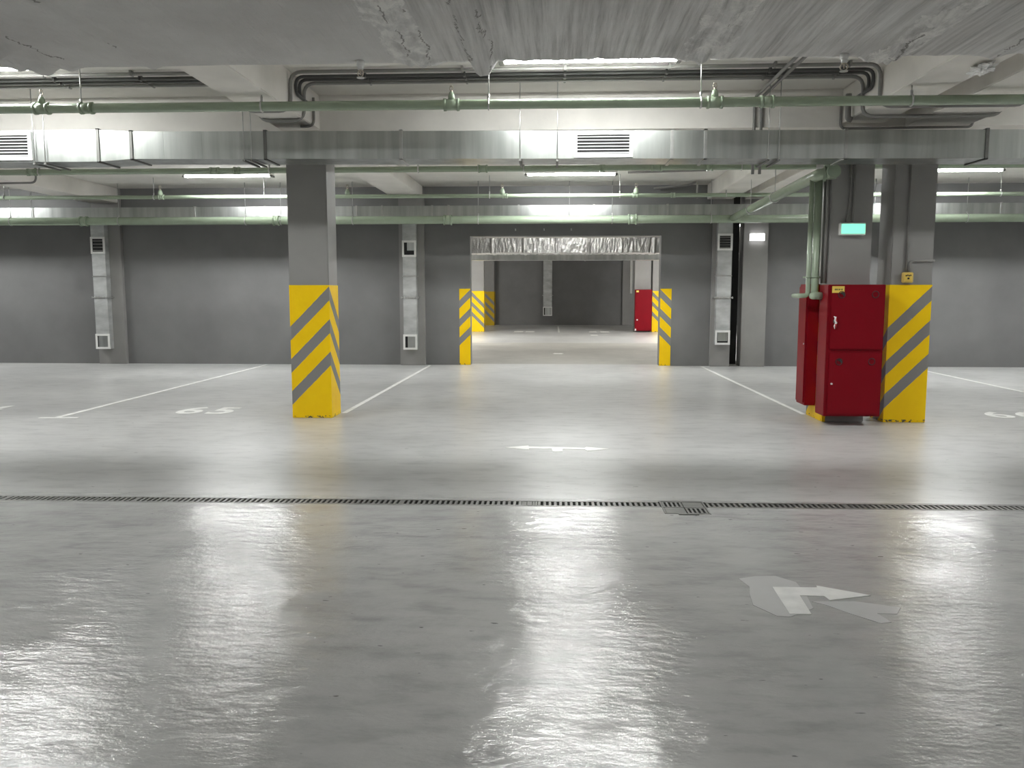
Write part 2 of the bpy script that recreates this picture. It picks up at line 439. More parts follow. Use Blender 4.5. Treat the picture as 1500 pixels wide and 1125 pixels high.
jamb(OX1 + .002, 2.438, 'l', 'yellow and grey striped band painted right of the opening')

# ------------------------------------------------------------------ lamps
def lamp_proto(L=1.57):
    t = thing('fluorescent_lamp', 'lamp', 'ceiling lamp', (0, 0, CZ))
    MB().box(-L / 2 - .05, L / 2 + .05, -.085, .085, CZ - .045, CZ - .001, .008).build('housing', 'white', t)
    d = MB(); k = 10
    P = [(.08 * math.cos(PI * i / k), CZ - .0455 - .026 * math.sin(PI * i / k)) for i in range(k + 1)]
    A = [d.bm.verts.new((-L / 2, y, z)) for y, z in P]; B = [d.bm.verts.new((L / 2, y, z)) for y, z in P]
    for i in range(k): d.bm.faces.new((A[i], A[i + 1], B[i + 1], B[i])).smooth = True
    d.bm.faces.new(A); d.bm.faces.new(B[::-1]); d.bm.faces.new((A[0], B[0], B[-1], A[-1]))
    d.build('diffuser', 'lamp', t)
    for s in (-1, 1):
        MB().box(min(s * L / 2, s * (L / 2 + .055)), max(s * L / 2, s * (L / 2 + .055)), -.083, .083, CZ - .08, CZ - .044, .008).build('end_cap', 'conduit', t)
    return t
LP = lamp_proto()
spots = [(.318, 7.80, 'long lit fluorescent lamp at the slab edge above the drain grate'),
         (-5.69, 7.80, 'lit fluorescent lamp cut by the left edge beside the slab'),
         (.303, 15.2, 'lit fluorescent lamp in front of the opening, behind the louvred duct grille'),
         (-5.98, 15.1, 'lit fluorescent lamp left of the free-standing striped column'),
         (7.0, 15.05, 'lit fluorescent lamp at the far right behind the striped column')]
hid = 'fluorescent lamp outside the picture, one of the regular rows'
for x, y in ((6.9, 7.80), (-12.0, 7.80), (-12.2, 15.1), (12.0, 15.05), (12.0, 7.80),
             (.3, -5.5), (-6, -5.5), (7, -5.5)):
    spots.append((x, y, hid))
hb = 'fluorescent lamp of the room beyond the opening, hidden above its ducts'
for x, y in ((.3, 18.35), (-5.7, 26.6), (6.2, 26.6)):
    spots.append((x, y, hb))
far_tube = [c for c in LP.children if c.name.startswith('diffuser')][0].data.copy()
far_tube.materials[0] = M['lampfar']
dim_tube = far_tube.copy(); dim_tube.materials[0] = M['lampdim']
back_tube = far_tube.copy(); back_tube.materials[0] = M['lampback']
for i, (x, y, lab) in enumerate(spots):
    o = copy_tree(LP)
    o.location = (x, y, CZ)
    if 7 < y < 8:                # the front row hangs a little below the ceiling
        o.location.z = CZ - .02; o.scale.x = .995
        for sx_ in (-.5, .5): MB().cyl((x + sx_, y, CZ), (x + sx_, y, CZ - .03), .006, 6).build('hanger_rod', 'steel', o)
    if 12 < y < 17:
        for ch in o.children:
            if ch.name.startswith('diffuser'):
                ch.data = far_tube
    if 17 < y < 20:
        for ch in o.children:
            if ch.name.startswith('diffuser'):
                ch.data = dim_tube
    if y > 20:
        for ch in o.children:
            if ch.name.startswith('diffuser'):
                ch.data = back_tube
    tag(o, lab, 'ceiling lamp', 'fluorescent ceiling lamps' if i < 5 else ('lamps outside the picture' if lab == hid else 'lamps beyond the opening'))

for ch in list(LP.children): bpy.data.objects.remove(ch)
bpy.data.objects.remove(LP)

# ------------------------------------------------------------------ pipes
def hanger(t, x, y, zp, r, ztop):
    h = MB().cyl((x, y, zp + r + .01), (x, y, ztop), .006, 6)
    h.build('hanger_rod', 'steel', t)
    MB().ring((x, y, zp), (1, 0, 0), r + .004, .008, 18, 6).cyl((x, y, zp + r), (x, y, zp + r + .045), .012, 8).build('clamp', 'steel', t)
def upright(t, x, y, z, s=1):
    b = MB().tube([(x, y, z - .01), (x, y, z + .03 * s), (x, y, z + .065 * s)], [.032 * s, .030 * s, .017 * s], 12).build('sprinkler_head', 'green', t)
    h = MB().tube([(x, y, z + .062 * s), (x, y, z + .08 * s)], .011 * s, 8)
    h.ring((x, y, z + .096 * s), (0, 1, 0), .017 * s, .0035 * s, 12, 5)
    h.tube([(x, y, z + .113 * s), (x, y, z + .118 * s)], .016 * s, 10)
    h.build('deflector', 'brass', b)
def run(name, label, y, z0, z1, xa, xb, r, sleeves, rods, ups, us=1):
    t = thing(name, label, 'pipe', ((xa + xb) / 2, y, (z0 + z1) / 2), 'green fire main pipes')
    zz = lambda x: z0 + (z1 - z0) * (x - xa) / (xb - xa)
    MB().tube([(xa, y, z0), (xb, y, z1)], r, 20).build('pipe', 'green', t)
    for x, L in sleeves:
        m = MB().tube([(x - L, y, zz(x)), (x + L, y, zz(x))], r * 1.16, 18)
        for s in (-1, 1): m.tube([(x + s * L - .012, y, zz(x)), (x + s * L + .012, y, zz(x))], r * 1.3, 18)
        m.build('coupling', 'green', t)
    for x, zt in rods: hanger(t, x, y, zz(x), r, zt)
    for x in ups: upright(t, x, y, zz(x) + r * 1.1, us)
    return t
P1 = 7.67; z1 = lambda x: 3.212 - .0012 * x
run('sprinkler_pipe', 'thick green pipe hung nearest the camera, crossing under both ceiling beams', P1, z1(-14.9) + .01, z1(12.9) - .012, -14.9, 12.9, .043,
    [(-4.79, .06), (-.94, .06), (1.435, .06), (-4.36, .05), (1.9, .05), (7.2, .05), (-9, .06)],
    [(-4.41, CZ), (-.60, CZ), (1.31, CZ), (-2.70, 3.32), (3.16, 3.336), (-7.2, CZ), (5.5, CZ)], [-4.79, -.94, 1.435, 5.8, -8.2])
run('sprinkler_pipe', 'slim green pipe just behind the nearest duct, level with its underside', 10.9, 3.118, 3.118, -14.9, 12.9, .038,
    [(-4.5, .05), (-.93, .05), (1.32, .06), (-4.2, .03), (-7, .05), (6.5, .05), (.62, .02), (2.0, .03)],
    [(-3.76, CZ), (-1.78, CZ), (-.99, CZ), (-.40, CZ), (2.4, CZ), (6.6, CZ), (-6.9, CZ)], [])
run('sprinkler_pipe', 'thin green pipe under the far lamps, above the wall duct', 15.6, 3.345, 3.29, -14.9, 12.9, .037,
    [(-7.5, .04), (-.92, .04), (1.5, .04), (2.2, .03)],
    [(-7.646, CZ), (-5.5, CZ), (-1.21, CZ), (1.218, CZ), (3.17, 3.41), (8.1, CZ), (-10.6, CZ)], [-7.52, -.97, 1.52, 6.9, -3.9], 1.5)
run('fire_main_pipe', 'thick green main pipe low in front of the far wall duct', 16.385, 2.957, 2.937, -14.9, 12.9, .078,
    [(-2.1, .07), (1.53, .07), (-5.55, .05), (-9.5, .06), (9.6, .06)],
    [(-11.03, CZ), (-8.77, CZ), (-6.17, CZ), (-5.45, CZ), (-1.495, CZ), (1.135, CZ), (3.05, CZ), (7.9, CZ), (-4.0, CZ)], [])
# riser group beside the cabinet column
t = thing('riser_pipe', 'green riser with capped tee, sloping overhead pipe and two drops into the red cabinets', 'pipe', (3.0, 9.8, 1.45), 'green fire main pipes')
MB().tube(fillet([(3.46, 16.31, 2.955), (2.985, 9.60, 2.835), (3.085, 9.56, 2.84)], .07), .066, 20).build('overhead_pipe', 'green', t)
MB().tube([(3.02, 9.575, 2.838), (3.045, 9.57, 2.838)], .085, 20).build('flange', 'green', t)
m = MB().tube([(3.09, 9.56, 3.30), (3.09, 9.56, 2.78)], .068, 20); m.tube([(3.09, 9.6, 2.845), (3.09, 9.45, 2.845)], .066, 20)
m.build('tee', 'green', t)
MB().tube([(3.09, 9.46, 2.845), (3.09, 9.42, 2.845)], .074, 20).build('cap', 'green', t)
MB().tube(fillet([(3.045, 9.8, 2.85), (3.045, 9.8, 1.475), (2.965, 9.62, 1.475), (3.075, 9.62, 1.475)], .07), .043, 16).build('drop_pipe', 'green', t)
MB().tube(fillet([(2.968, 9.8, 2.83), (2.968, 9.8, 1.475), (2.87, 9.8, 1.475), (2.87, 10.08, 1.475), (3.03, 10.08, 1.475)], .07), .027, 16).build('drop_pipe', 'green', t)
m = MB().box(2.92, 3.162, 9.845, 9.86, 1.68, 1.70)
for x, r in ((2.968, .03), (3.045, .046)): m.ring((x, 9.8, 1.69), (0, 0, 1), r, .009, 16, 6)
m.build('bracket', 'green', t)
MB().ring((3.175, 12.2, 2.88), (.07, 1, 0), .072, .009, 18, 6).cyl((3.175, 12.2, 2.95), (3.175, 12.2, CZ), .006, 6).build('hanger_rod', 'steel', t)
MB().ring((3.3, 14.2, 2.91), (.07, 1, 0), .072, .009, 18, 6).cyl((3.3, 14.2, 2.98), (3.3, 14.2, 3.4), .006, 6).build('hanger_rod', 'steel', t)

# pendant sprinklers under the slab edge
for x, lab in ((-1.47, 'small pendant sprinkler under the slab edge, left one'), (2.123, 'small pendant sprinkler under the slab edge, right one near the beam')):
    z = 3.245; y = 6.36
    p = thing('pendant_sprinkler', lab, 'sprinkler', (x, y, z), 'pendant sprinklers')
    MB().tube([(x, y, z + .01), (x, y, z - .035)], .030, 14).tube([(x, y, z - .03), (x, y, z - .06)], .022, 12).build('socket', 'white', p)
    f = MB().ring((x, y, z - .088), (.5, 1, 0), .026, .005, 14, 6).cyl((x, y, z - .055), (x, y, z - .1), .006, 8)
    f.build('frame', 'brass', p)
    MB().tube([(x, y, z - .116), (x, y, z - .122)], .03, 12).build('deflector', 'steel', p)

# ------------------------------------------------------------------ conduits along the ceiling, dipping under the beams
def conduit(pts, r, m, label, name='cable_conduit', clips=(), bend=.12, grp='ceiling conduits'):
    t = thing(name, label, 'conduit', pts[0], grp)
    MB().tube(fillet(pts, bend), r, 10).build('tube', m, t)
    for c in clips:
        MB().box(c[0] - .012, c[0] + .012, c[1] - r - .012, c[1] + r + .012, c[2] - r - .004, CZ - .002, .003).build('clip', m, t)
    return t
zc = CZ - .035
rows = [(8.22, .018, 'conduit', 'grey ceiling conduit nearest the slab edge, dipping under both beams', .0),
        (8.40, .017, 'cable', 'thick black ceiling cable, nearer one of the dark pair', .0),
        (8.52, .017, 'cable', 'thick black ceiling cable, farther one of the dark pair', .0),
        (8.665, .018, 'conduit', 'grey ceiling conduit farthest from the slab edge, nearest the cross beam', .0)]
for y, r, m, lab, o in rows:
    g = r + .006
    if m == 'cable':             # the black pair turns back along the beam flanks instead of dipping under
        for part, pts, cl in ((', run between the two beams', [(-2.70, 8.85, 3.5), (-2.625 + g, 8.85, 3.5), (-2.625 + g, y, 3.5), (-2.625 + g, y, zc), (3.114 - g, y, zc), (3.114 - g, y, 3.5), (3.114 - g, 8.85, 3.5), (3.18, 8.85, 3.5)], (-1.9, -.9, .1, 1.1, 2.1, 2.8)),
                              (', run left of the left beam', [(-14.9, y, zc), (-3.06 - g, y, zc), (-3.06 - g, y, 3.5), (-3.06 - g, 8.85, 3.5), (-3.0, 8.85, 3.5)], (-13, -11, -9, -7, -5.1, -4.2))):
            conduit(pts, r, m, lab + part, clips=[(x, y, zc) for x in cl])
        continue
    pts = [(-14.9, y, zc), (-3.06 - g, y, zc), (-3.06 - g, y, 3.318 - g), (-2.625 + g, y, 3.318 - g), (-2.625 + g, y, zc),
           (3.114 - g, y, zc), (3.114 - g, y, 3.297 - g), (4.44 + g, y, 3.297 - g), (4.44 + g, y, zc), (12.9, y, zc)]
    conduit(pts, r, m, lab, clips=[(x, y, zc) for x in (-13, -11, -9, -7, -5.1, -4.2, -1.9, -.9, .1, 1.1, 2.1, 2.8, 5.5, 7)])
for x, lab in ((2.17, 'grey conduit crossing the ceiling and dropping down the cross beam, left of the pair'),
               (2.245, 'grey conduit crossing the ceiling and dropping down the cross beam, right of the pair')):
    conduit([(x, 6.45, CZ - .085), (x, 9.30, CZ - .085), (x, 9.30, 2.8)], .017, 'conduit', lab, bend=.1)
conduit([(3.09, 9.29, 3.6), (3.09, 9.29, 3.275), (4.47, 9.26, 3.275), (4.47, 9.26, 3.6)], .014, 'conduit', 'thin conduit looping under the two right beams against the cross beam', bend=.06)
conduit([(-2.60, 9.0, 3.6), (-2.60, 9.0, 3.30), (-2.75, 9.0, 3.30)], .014, 'conduit', 'short bent conduit on the right flank of the left beam', bend=.08)
conduit([(3.05, 8.95, 3.56), (3.05, 8.95, 3.31), (3.09, 8.95, 3.30)], .03, 'conduit', 'stub of thick conduit on the left flank of the right beam', bend=.05)
conduit([(2.0, 16.9, 3.6), (2.7, 16.9, 3.66), (2.78, 16.4, 3.66), (2.78, 16.4, 3.34)], .02, 'conduit', 'curved conduit in the far ceiling corner right of the opening', bend=.12)
conduit([(1.3, 14.9, 3.63), (2.7, 14.9, 3.66)], .02, 'conduit', 'short conduit running right from the far middle lamp', bend=.05)
for x, z, lab in ((-6.95, 2.98, 'dark bent conduit at the left edge under the nearest duct, outer loop'), (-7.75, 3.03, 'dark bent conduit at the left edge under the nearest duct, inner loop')):
    conduit([(x, 10.9, 3.2), (x, 10.9, z), (x - 2, 10.9, z - .02)], .014, 'conduit', lab, bend=.08)
conduit([(3.362, 9.685, 3.3), (3.362, 9.685, 2.45), (3.335, 9.685, 2.31)], .013, 'conduit', 'grey conduit above the exit sign, left of the pair', bend=.05)
conduit([(3.408, 9.685, 3.3), (3.408, 9.685, 2.45), (3.40, 9.685, 2.31)], .013, 'conduit', 'grey conduit above the exit sign, right of the pair', bend=.05)
conduit([(4.03, 9.687, 3.3), (4.03, 9.687, 1.745)], .011, 'conduit', 'grey conduit running down the right column to the yellow call point', bend=.05)
conduit([(4.06, 9.687, 1.745), (4.06, 9.687, 1.872), (4.345, 9.687, 1.872)], .012, 'conduit', 'grey conduit bending right above the yellow call point', bend=.06)
conduit([(3.135, 9.74, 3.3), (3.135, 9.74, 1.62)], .02, 'conduit', 'grey conduit on the left edge of the cabinet column, front of the pair')
conduit([(3.135, 9.83, 3.3), (3.135, 9.83, 1.62)], .02, 'conduit', 'grey conduit on the left edge of the cabinet column, rear of the pair')
conduit([(3.36, 36.0, CZ), (3.36, 36.0, 1.5)], .05, 'white', 'pale vertical pipe left of the distant red cabinet', name='drain_pipe')

# ------------------------------------------------------------------ ventilation ducts
def grille(parent, x0, x1, y, z0, z1, fr=.035, slats=6, sl_m='white', depth=.02, lid=None):
    g = MB()
    for a in ((x0, x1, z0, z0 + fr), (x0, x1, z1 - fr, z1), (x0, x0 + fr, z0 + fr, z1 - fr), (x1 - fr, x1, z0 + fr, z1 - fr)):
        g.box(a[0], a[1], y - depth, y + .001, a[2], a[3], .002)
    o = g.build('grille', 'white', parent); o['label'] = 'white framed grille'
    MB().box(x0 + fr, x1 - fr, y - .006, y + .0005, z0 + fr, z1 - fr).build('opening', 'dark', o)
    if slats:
        s = MB(); h = (z1 - z0 - 2 * fr) / slats
        for i in range(slats):
            zc_ = z0 + fr + h * (i + .5)
            s.hexa([(x0 + fr, y - depth + .002, zc_ - h * .30), (x1 - fr, y - depth + .002, zc_ - h * .30), (x1 - fr, y - .007, zc_ - h * .12), (x0 + fr, y - .007, zc_ - h * .12),
                    (x0 + fr, y - depth + .002, zc_ - h * .17), (x1 - fr, y - depth + .002, zc_ - h * .17), (x1 - fr, y - .007, zc_ + h * .03), (x0 + fr, y - .007, zc_ + h * .03)])
        s.build('louvres', sl_m, o)
    if lid:                      # half-open damper blade behind the frame
        a, b, c, d = lid
        MB().box(x0 + fr + (x1 - x0 - 2 * fr) * a, x0 + fr + (x1 - x0 - 2 * fr) * b, y - .010, y - .0065, z0 + fr + (z1 - z0 - 2 * fr) * c, z0 + fr + (z1 - z0 - 2 * fr) * d).build('damper', 'galv', o)
    return o
DY0, DY1 = 8.8, 9.2
zb = lambda x: 2.905 - .0073 * x
zt = lambda x: 3.192 - .0073 * x
t = thing('ventilation_duct', 'long galvanised duct nearest the camera, crossing in front of the columns', 'duct', (-1, 9, 2.9), 'galvanised ducts')
d = MB()
def seg(mb, x0, x1, b0, b1, t0, t1, y0, y1):
    mb.hexa([(x0, y0, b0), (x1, y0, b1), (x1, y1, b1), (x0, y1, b0), (x0, y0, t0), (x1, y0, t1), (x1, y1, t1), (x0, y1, t0)])
seg(d, -14.9, -4.9, 2.92, 2.914, 3.258, 3.248, DY0, DY1); d.build('wide_section', 'galv', t)
d = MB(); seg(d, -4.9, -4.535, 2.914, zb(-4.535), 3.248, zt(-4.535), DY0, DY1); d.build('reducer', 'galv', t)
cuts = [-4.535, -3.074, -1.618, 1.22, 1.563, 2.99, 4.40, 7.5, 12.9]
for a, b in zip(cuts, cuts[1:]):
    d = MB(); seg(d, a, b, zb(a), zb(b), zt(a), zt(b), DY0, DY1)
    x = a + .35                   # standing seams of the sheet
    while x < b - .15:
        d.box(x - .004, x + .004, DY0 - .002, DY0, zb(x) + .004, zt(x) - .004); x += .42
    d.build('duct_section', 'galv', t)
def flange(t, x, y0, y1, z0, z1, m, w=.016, e=.012):
    f = MB()
    f.box(x - w, x + w, y0 - e, y0 + .001, z0 - e, z1 + e); f.box(x - w, x + w, y0 - e, y1 + e, z0 - e, z0 + .001)
    f.box(x - w, x + w, y0 - e, y1 + e, z1 - .001, z1 + e); f.box(x - w, x + w, y1 - .001, y1 + e, z0 - e, z1 + e)
    f.build('flange', m, t)
for x, m in ((-4.9, 'darksteel'), (-4.535, 'darksteel'), (-3.074, 'darksteel'), (-1.618, 'steel'), (1.22, 'steel'), (1.563, 'steel'), (2.99, 'steel'), (4.40, 'darksteel')):  # dark steel paints in the shade on some flanges, bright steel the light
    flange(t, x, DY0, DY1, zb(x) if x > -4.8 else 2.914, zt(x) if x > -4.8 else 3.248, m)
for x in (-5.60, -5.48, -3.30, -3.22, -.36, .03, 2.2, 2.31):
    MB().cyl((x, DY0 - .022, (zb(x) if x > -4.8 else 2.914) - .03), (x, DY0 - .022, CZ), .005, 6).build('hanger_rod', 'steel', t)
    MB().box(x - .012, x + .012, DY0 - .035, DY1 + .03, (zb(x) if x > -4.8 else 2.914) - .030, (zb(x) if x > -4.8 else 2.914) - .013).build('trapeze_bar', 'darksteel', t)
grille(t, .20, .815, DY0, 2.912, 3.178, .036, 6)
grille(t, -6.30, -5.63, DY0, 2.932, 3.235, .04, 7)

t = thing('ventilation_duct', 'galvanised duct running along the top of the far wall above the main pipe', 'duct', (-1, 16.7, 2.96), 'galvanised ducts')
cuts = [-14.9, -10.63, -7.26, -5.82, -3.95, -3.43, -2.43, -2.1, -.70, .785, 2.228, 5.2, 8.6, 12.9]
for i, (a, b) in enumerate(zip(cuts, cuts[1:])):
    d = MB(); lo = 2.96 + (.012 if i == 5 else 0)
    d.box(a, b, 16.5, 16.9, lo, 3.238)
    x = a + .4
    while x < b - .2:
        d.box(x - .004, x + .004, 16.498, 16.5, lo + .004, 3.234); x += .5
    d.build('duct_section', 'galv', t)
for x in cuts[1:-1]: flange(t, x, 16.5, 16.9, 2.96, 3.238, 'steel', .018)
for x in (-10.64, -5.0, .3, 6.2): MB().cyl((x, 16.47, 2.95), (x, 16.47, CZ), .006, 6).build('hanger_rod', 'steel', t)

def wall_duct(x0, x1, y, zbot, gr, label, z1=2.97):
    t = thing('wall_duct', label, 'duct', ((x0 + x1) / 2, y + .08, zbot), 'vertical wall ducts')
    cut = [zbot, 1.42, 1.86, z1]
    for a, b in zip(cut, cut[1:]): MB().box(x0 + .006, x1 - .006, y, y + .166, a, b, .003).build('duct_section', 'galvwall', t)
    f = MB().box(x0 - .045, x1 + .045, y - .012, y + .166, 1.405, 1.43)
    for k in range(7):
        x = x0 - .03 + (x1 - x0 + .06) * k / 6
        f.cyl((x, y - .014, 1.395), (x, y - .014, 1.44), .008, 6)
    f.build('bolted_flange', 'steel', t)
    MB().box(x0 - .008, x1 + .008, y - .008, y + .166, 1.85, 1.868).build('joint', 'steel', t)
    for g in gr: grille(t, x0 - .004, x1 + .004, y, g[0], g[1], .042, g[2], 'conduit', .018, g[3])
    return t
WY = YW - .1 - .168
wall_duct(-9.70, -9.40, WY, .33, [(2.33, 2.68, 4, None), (.33, .65, 0, (.1, 1, 0, 1))], 'vertical galvanised wall duct with two white grilles, leftmost on the far wall')
wall_duct(-3.118, -2.832, WY, .338, [(2.25, 2.585, 0, (.3, 1, .35, 1)), (.338, .655, 0, (.25, 1, 0, 1))], 'vertical galvanised wall duct with two white grilles, left of the opening')
wall_duct(3.30, 3.595, WY, .46, [(2.365, 2.70, 5, None), (.46, .755, 0, (.05, .95, .15, 1))], 'vertical galvanised wall duct with two white grilles, right of the opening')
t = wall_duct(-.50, -.07, 39.43, .44, [(.44, .87, 0, (.15, 1, 0, 1))], 'distant vertical duct on the end wall beyond the opening', 3.3)

# foil wrapped duct just beyond the opening
mb = MB(); bm = mb.bm
nx, rows_ = 300, []
prof = [(0, 0)]
def foil():
    x0, x1 = -9.2, 9.2; y0, y1, z0, z1 = 21.0, 22.0, 2.55, 2.90
    per = [(y1, z0)] + [(y1 - (y1 - y0) * k / 8, z0) for k in range(1, 9)] + [(y0, z0 + (z1 - z0) * k / 5) for k in range(1, 6)] + [(y1, z1)]
    n = 700; last = None
    for i in range(n + 1):
        x = x0 + (x1 - x0) * i / n; ring_ = []
        crease = max(0, 1 - abs(((x + .35) % .82) - .41) / .05)
        for j, (y, z) in enumerate(per):
            q = noise.fractal(Vector((x * 17, y * 3 + j * .3, z * 4)), 1, 2, 5)
            sag = .035 * (1 + noise.noise(Vector((x * 1.6, 4, j * .2))))
            yy = y - (.012 * q + (.02 * crease)) * (1 if y < y1 else 0)
            zz = z - (.016 * q + sag * .6 + .02 * crease) * (1 if z < z0 + .01 else 0)
            ring_.append(bm.verts.new((x, yy, zz)))
        if last:
            m_ = len(ring_)
            for j in range(m_): bm.faces.new((last[j], last[(j + 1) % m_], ring_[(j + 1) % m_], ring_[j]))
        last = ring_
foil()
tag(mb.build('foil_wrapped_duct', 'foil'), 'silver foil wrapped duct seen through the top of the opening', 'duct', None, 'thing')
t = thing('ventilation_duct', 'smooth galvanised duct low behind the foil wrapped one beyond the opening', 'duct', (0, 23.7, 2.44), 'galvanised ducts')
for a, b in ((-9.2, -3.2), (-3.2, .9), (.9, 4.4), (4.4, 9.2)):
    MB().box(a, b, 23.5, 23.95, 2.445, 2.66).build('duct_section', 'galv', t)
for x in (-3.2, .9, 4.4): flange(t, x, 23.5, 23.95, 2.445, 2.66, 'steel', .02)

# ------------------------------------------------------------------ red hydrant cabinets
def dial(parent, x, y, z, dark):
    r = MB().ring((x, y, z), (0, 1, 0), .036, .006, 18, 6).build('vent', 'reddark', parent)
    if dark:
        MB().ring((x + .004, y + .001, z), (0, 1, 0), .018, .012, 12, 6, -PI * .55, PI * .5).build('vent_slot', 'ink', r)
def cabinet(x0, x1, y0, y1, z0, z1):
    t = thing('hydrant_cabinet', 'tall dark red two-door hydrant cabinet on the front of the column', 'cabinet', ((x0 + x1) / 2, (y0 + y1) / 2, z0), 'red hydrant cabinets')
    MB().box(x0, x1, y0, y1, z0, z1, .006).build('body', 'red', t)
    zm = .845
    for nm, a, b in (('u', zm + .03, z1 - .02), ('l', z0 + .02, zm - .005)):
        dr = MB().box(x0 + .035, x1 - .012, y0 - .014, y0 + .002, a, b, .004).build('door', 'red', t)
        f = y0 - .0145
        if nm == 'u':
            lock = MB().box(x0 + .062, x0 + .082, f - .01, f + .002, 1.17, 1.21, .003).build('latch', 'darksteel', dr)
            rb = MB()
            P = [(x0 + .062, f - .014, 1.245), (x0 + .082, f - .02, 1.235), (x0 + .076, f - .016, 1.20), (x0 + .09, f - .02, 1.175), (x0 + .072, f - .014, 1.135), (x0 + .078, f - .015, 1.105)]
            rb.tube(P, [.004, .013, .008, .014, .008, .003], 6); rb.build('ribbon', 'ribbon', dr)['label'] = 'white twisted seal ribbon'
            P = [(x0 + .092, f - .012, 1.225), (x0 + .094, f - .014, 1.19), (x0 + .082, f - .022, 1.155), (x0 + .09, f - .016, 1.12)]
            MB().tube(P, [.004, .008, .010, .003], 6).build('ribbon', 'ribbonred', dr)['label'] = 'red twisted seal ribbon'
            st = MB().box(x0 + .038, x0 + .172, f - .002, f + .002, 1.508, 1.582).build('sticker', 'stickery', dr); st['label'] = 'yellow sticker with black lettering'
            ink = MB()
            for k, (w, h) in enumerate(((.012, .018), (.012, .016), (.008, .018), (.013, .014), (.006, .014), (.012, .018))):
                xx = x0 + .066 + k * .0145
                ink.box(xx, xx + w * .8, f - .003, f - .0019, 1.545 - h / 2, 1.545 + h / 2)
            ink.build('lettering', 'ink', st)
            dial(dr, x0 + .145, f, 1.487, True); dial(dr, x1 - .115, f, 1.49, False)
        else:
            k = MB().tube([(x0 + .072, f + .002, .485), (x0 + .072, f - .012, .485)], .011, 12).build('lock_button', 'ribbon', dr)
            dial(dr, x0 + .148, f, .735, True); dial(dr, x1 - .122, f, .738, False)
    return t
cabinet(3.072, 3.702, 9.4, 9.698, .112, 1.60)
t = thing('hydrant_cabinet', 'narrow dark red hydrant cabinet on the left flank of the column, behind the drop pipes', 'cabinet', (3.08, 10.1, .16), 'red hydrant cabinets')
MB().box(3.022, 3.154, 9.95, 10.28, .16, 1.612, .006).build('body', 'red', t)
dr = MB().box(3.008, 3.024, 9.975, 10.265, .19, 1.585, .004).build('door', 'red', t)
MB().tube([(3.009, 10.0, .9), (2.998, 10.0, .9)], .011, 10).build('lock_button', 'steel', dr)
t = thing('hydrant_cabinet', 'distant dark red cabinet on the far column beyond the opening', 'cabinet', (3.5, 32.4, .05), 'red hydrant cabinets')
MB().box(3.175, 3.825, 32.28, 32.545, .05, 1.655, .008).build('body', 'red', t)
dr = MB().box(3.20, 3.785, 32.262, 32.282, .08, 1.63, .005).build('door', 'red', t)
MB().box(3.215, 3.31, 32.256, 32.264, 1.55, 1.62).build('sticker', 'stickery', dr)
MB().tube([(3.26, 32.264, .48), (3.26, 32.24, .48)], .03, 10).build('lock_button', 'ribbon', dr)
MB().box(3.176, 3.225, 32.256, 32.28, .06, .13).build('tag', 'ribbon', t)

# ------------------------------------------------------------------ signs and small devices
t = thing('exit_sign', 'lit green exit sign high on the cabinet column', 'sign', (3.395, 9.68, 2.165))
MB().box(3.252, 3.542, 9.645, 9.699, 2.163, 2.30, .004).build('frame', 'white', t)
MB().box(3.27, 3.535, 9.638, 9.646, 2.178, 2.288, .003).build('panel', 'exitglow', t)
t = thing('emergency_lamp', 'small lit white emergency lamp high on the far pilaster, right of the dark joint', 'lamp', (4.115, 17.06, 2.56))
MB().box(3.96, 4.27, 17.06, 17.099, 2.57, 2.70, .004).build('housing', 'white', t)
MB().hexa([(3.985, 17.0, 2.565), (4.245, 17.0, 2.565), (4.265, 17.061, 2.565), (3.965, 17.061, 2.565), (3.985, 17.0, 2.705), (4.245, 17.0, 2.705), (4.265, 17.061, 2.705), (3.965, 17.061, 2.705)]).build('diffuser', 'emergency', t)
t = thing('call_point', 'small pale yellow fire call point on the right striped column', 'alarm button', (4.045, 9.68, 1.62))
MB().box(3.985, 4.105, 9.655, 9.699, 1.622, 1.742, .008).build('housing', 'yellowbox', t)
f = MB().box(4.002, 4.088, 9.649, 9.656, 1.637, 1.728, .004).build('cover', 'stickery', t)
k = MB()
for i in range(4): k.box(4.014 + i * .017, 4.027 + i * .017, 9.6475, 9.6495, 1.695 + (i % 2) * .004, 1.712 + (i % 2) * .003)
k.build('lettering', 'ink', f)
MB().tube([(4.045, 9.65, 1.672), (4.045, 9.640, 1.672)], .011, 12).build('button', 'ink', f)
for x, lab in ((-.794, 'left'), (-.204, 'middle'), (.356, 'right')):
    b = MB().tube([(x, YW + .002, 2.825), (x, YW - .05, 2.825)], .012, 8).tube([(x, YW - .05, 2.825), (x, YW - .05, 2.79)], .012, 8).build('anchor_bolt', 'steel')
    tag(b, 'tiny hooked bolt on the lintel above the opening, %s of the three' % lab, 'bolt', 'bolts on the lintel', 'thing')
# torn plastic sheet stuck to the right beam
mb = MB(); bmesh.ops.create_icosphere(mb.bm, subdivisions=4, radius=1)
for v in mb.bm.verts:
    q = noise.fractal(v.co * 2.3, 1, 2, 4); v.co *= (.75 + .55 * q)
    c = v.co; v.co = Vector((3.43 + c.x * .09, 7.0 + c.y * .15, 3.335 - .045 + c.z * .05))
tag(mb.build('plastic_scrap', 'foam'), 'scrap of white crumpled plastic stuck under the right ceiling beam', 'plastic scrap', None, 'thing')

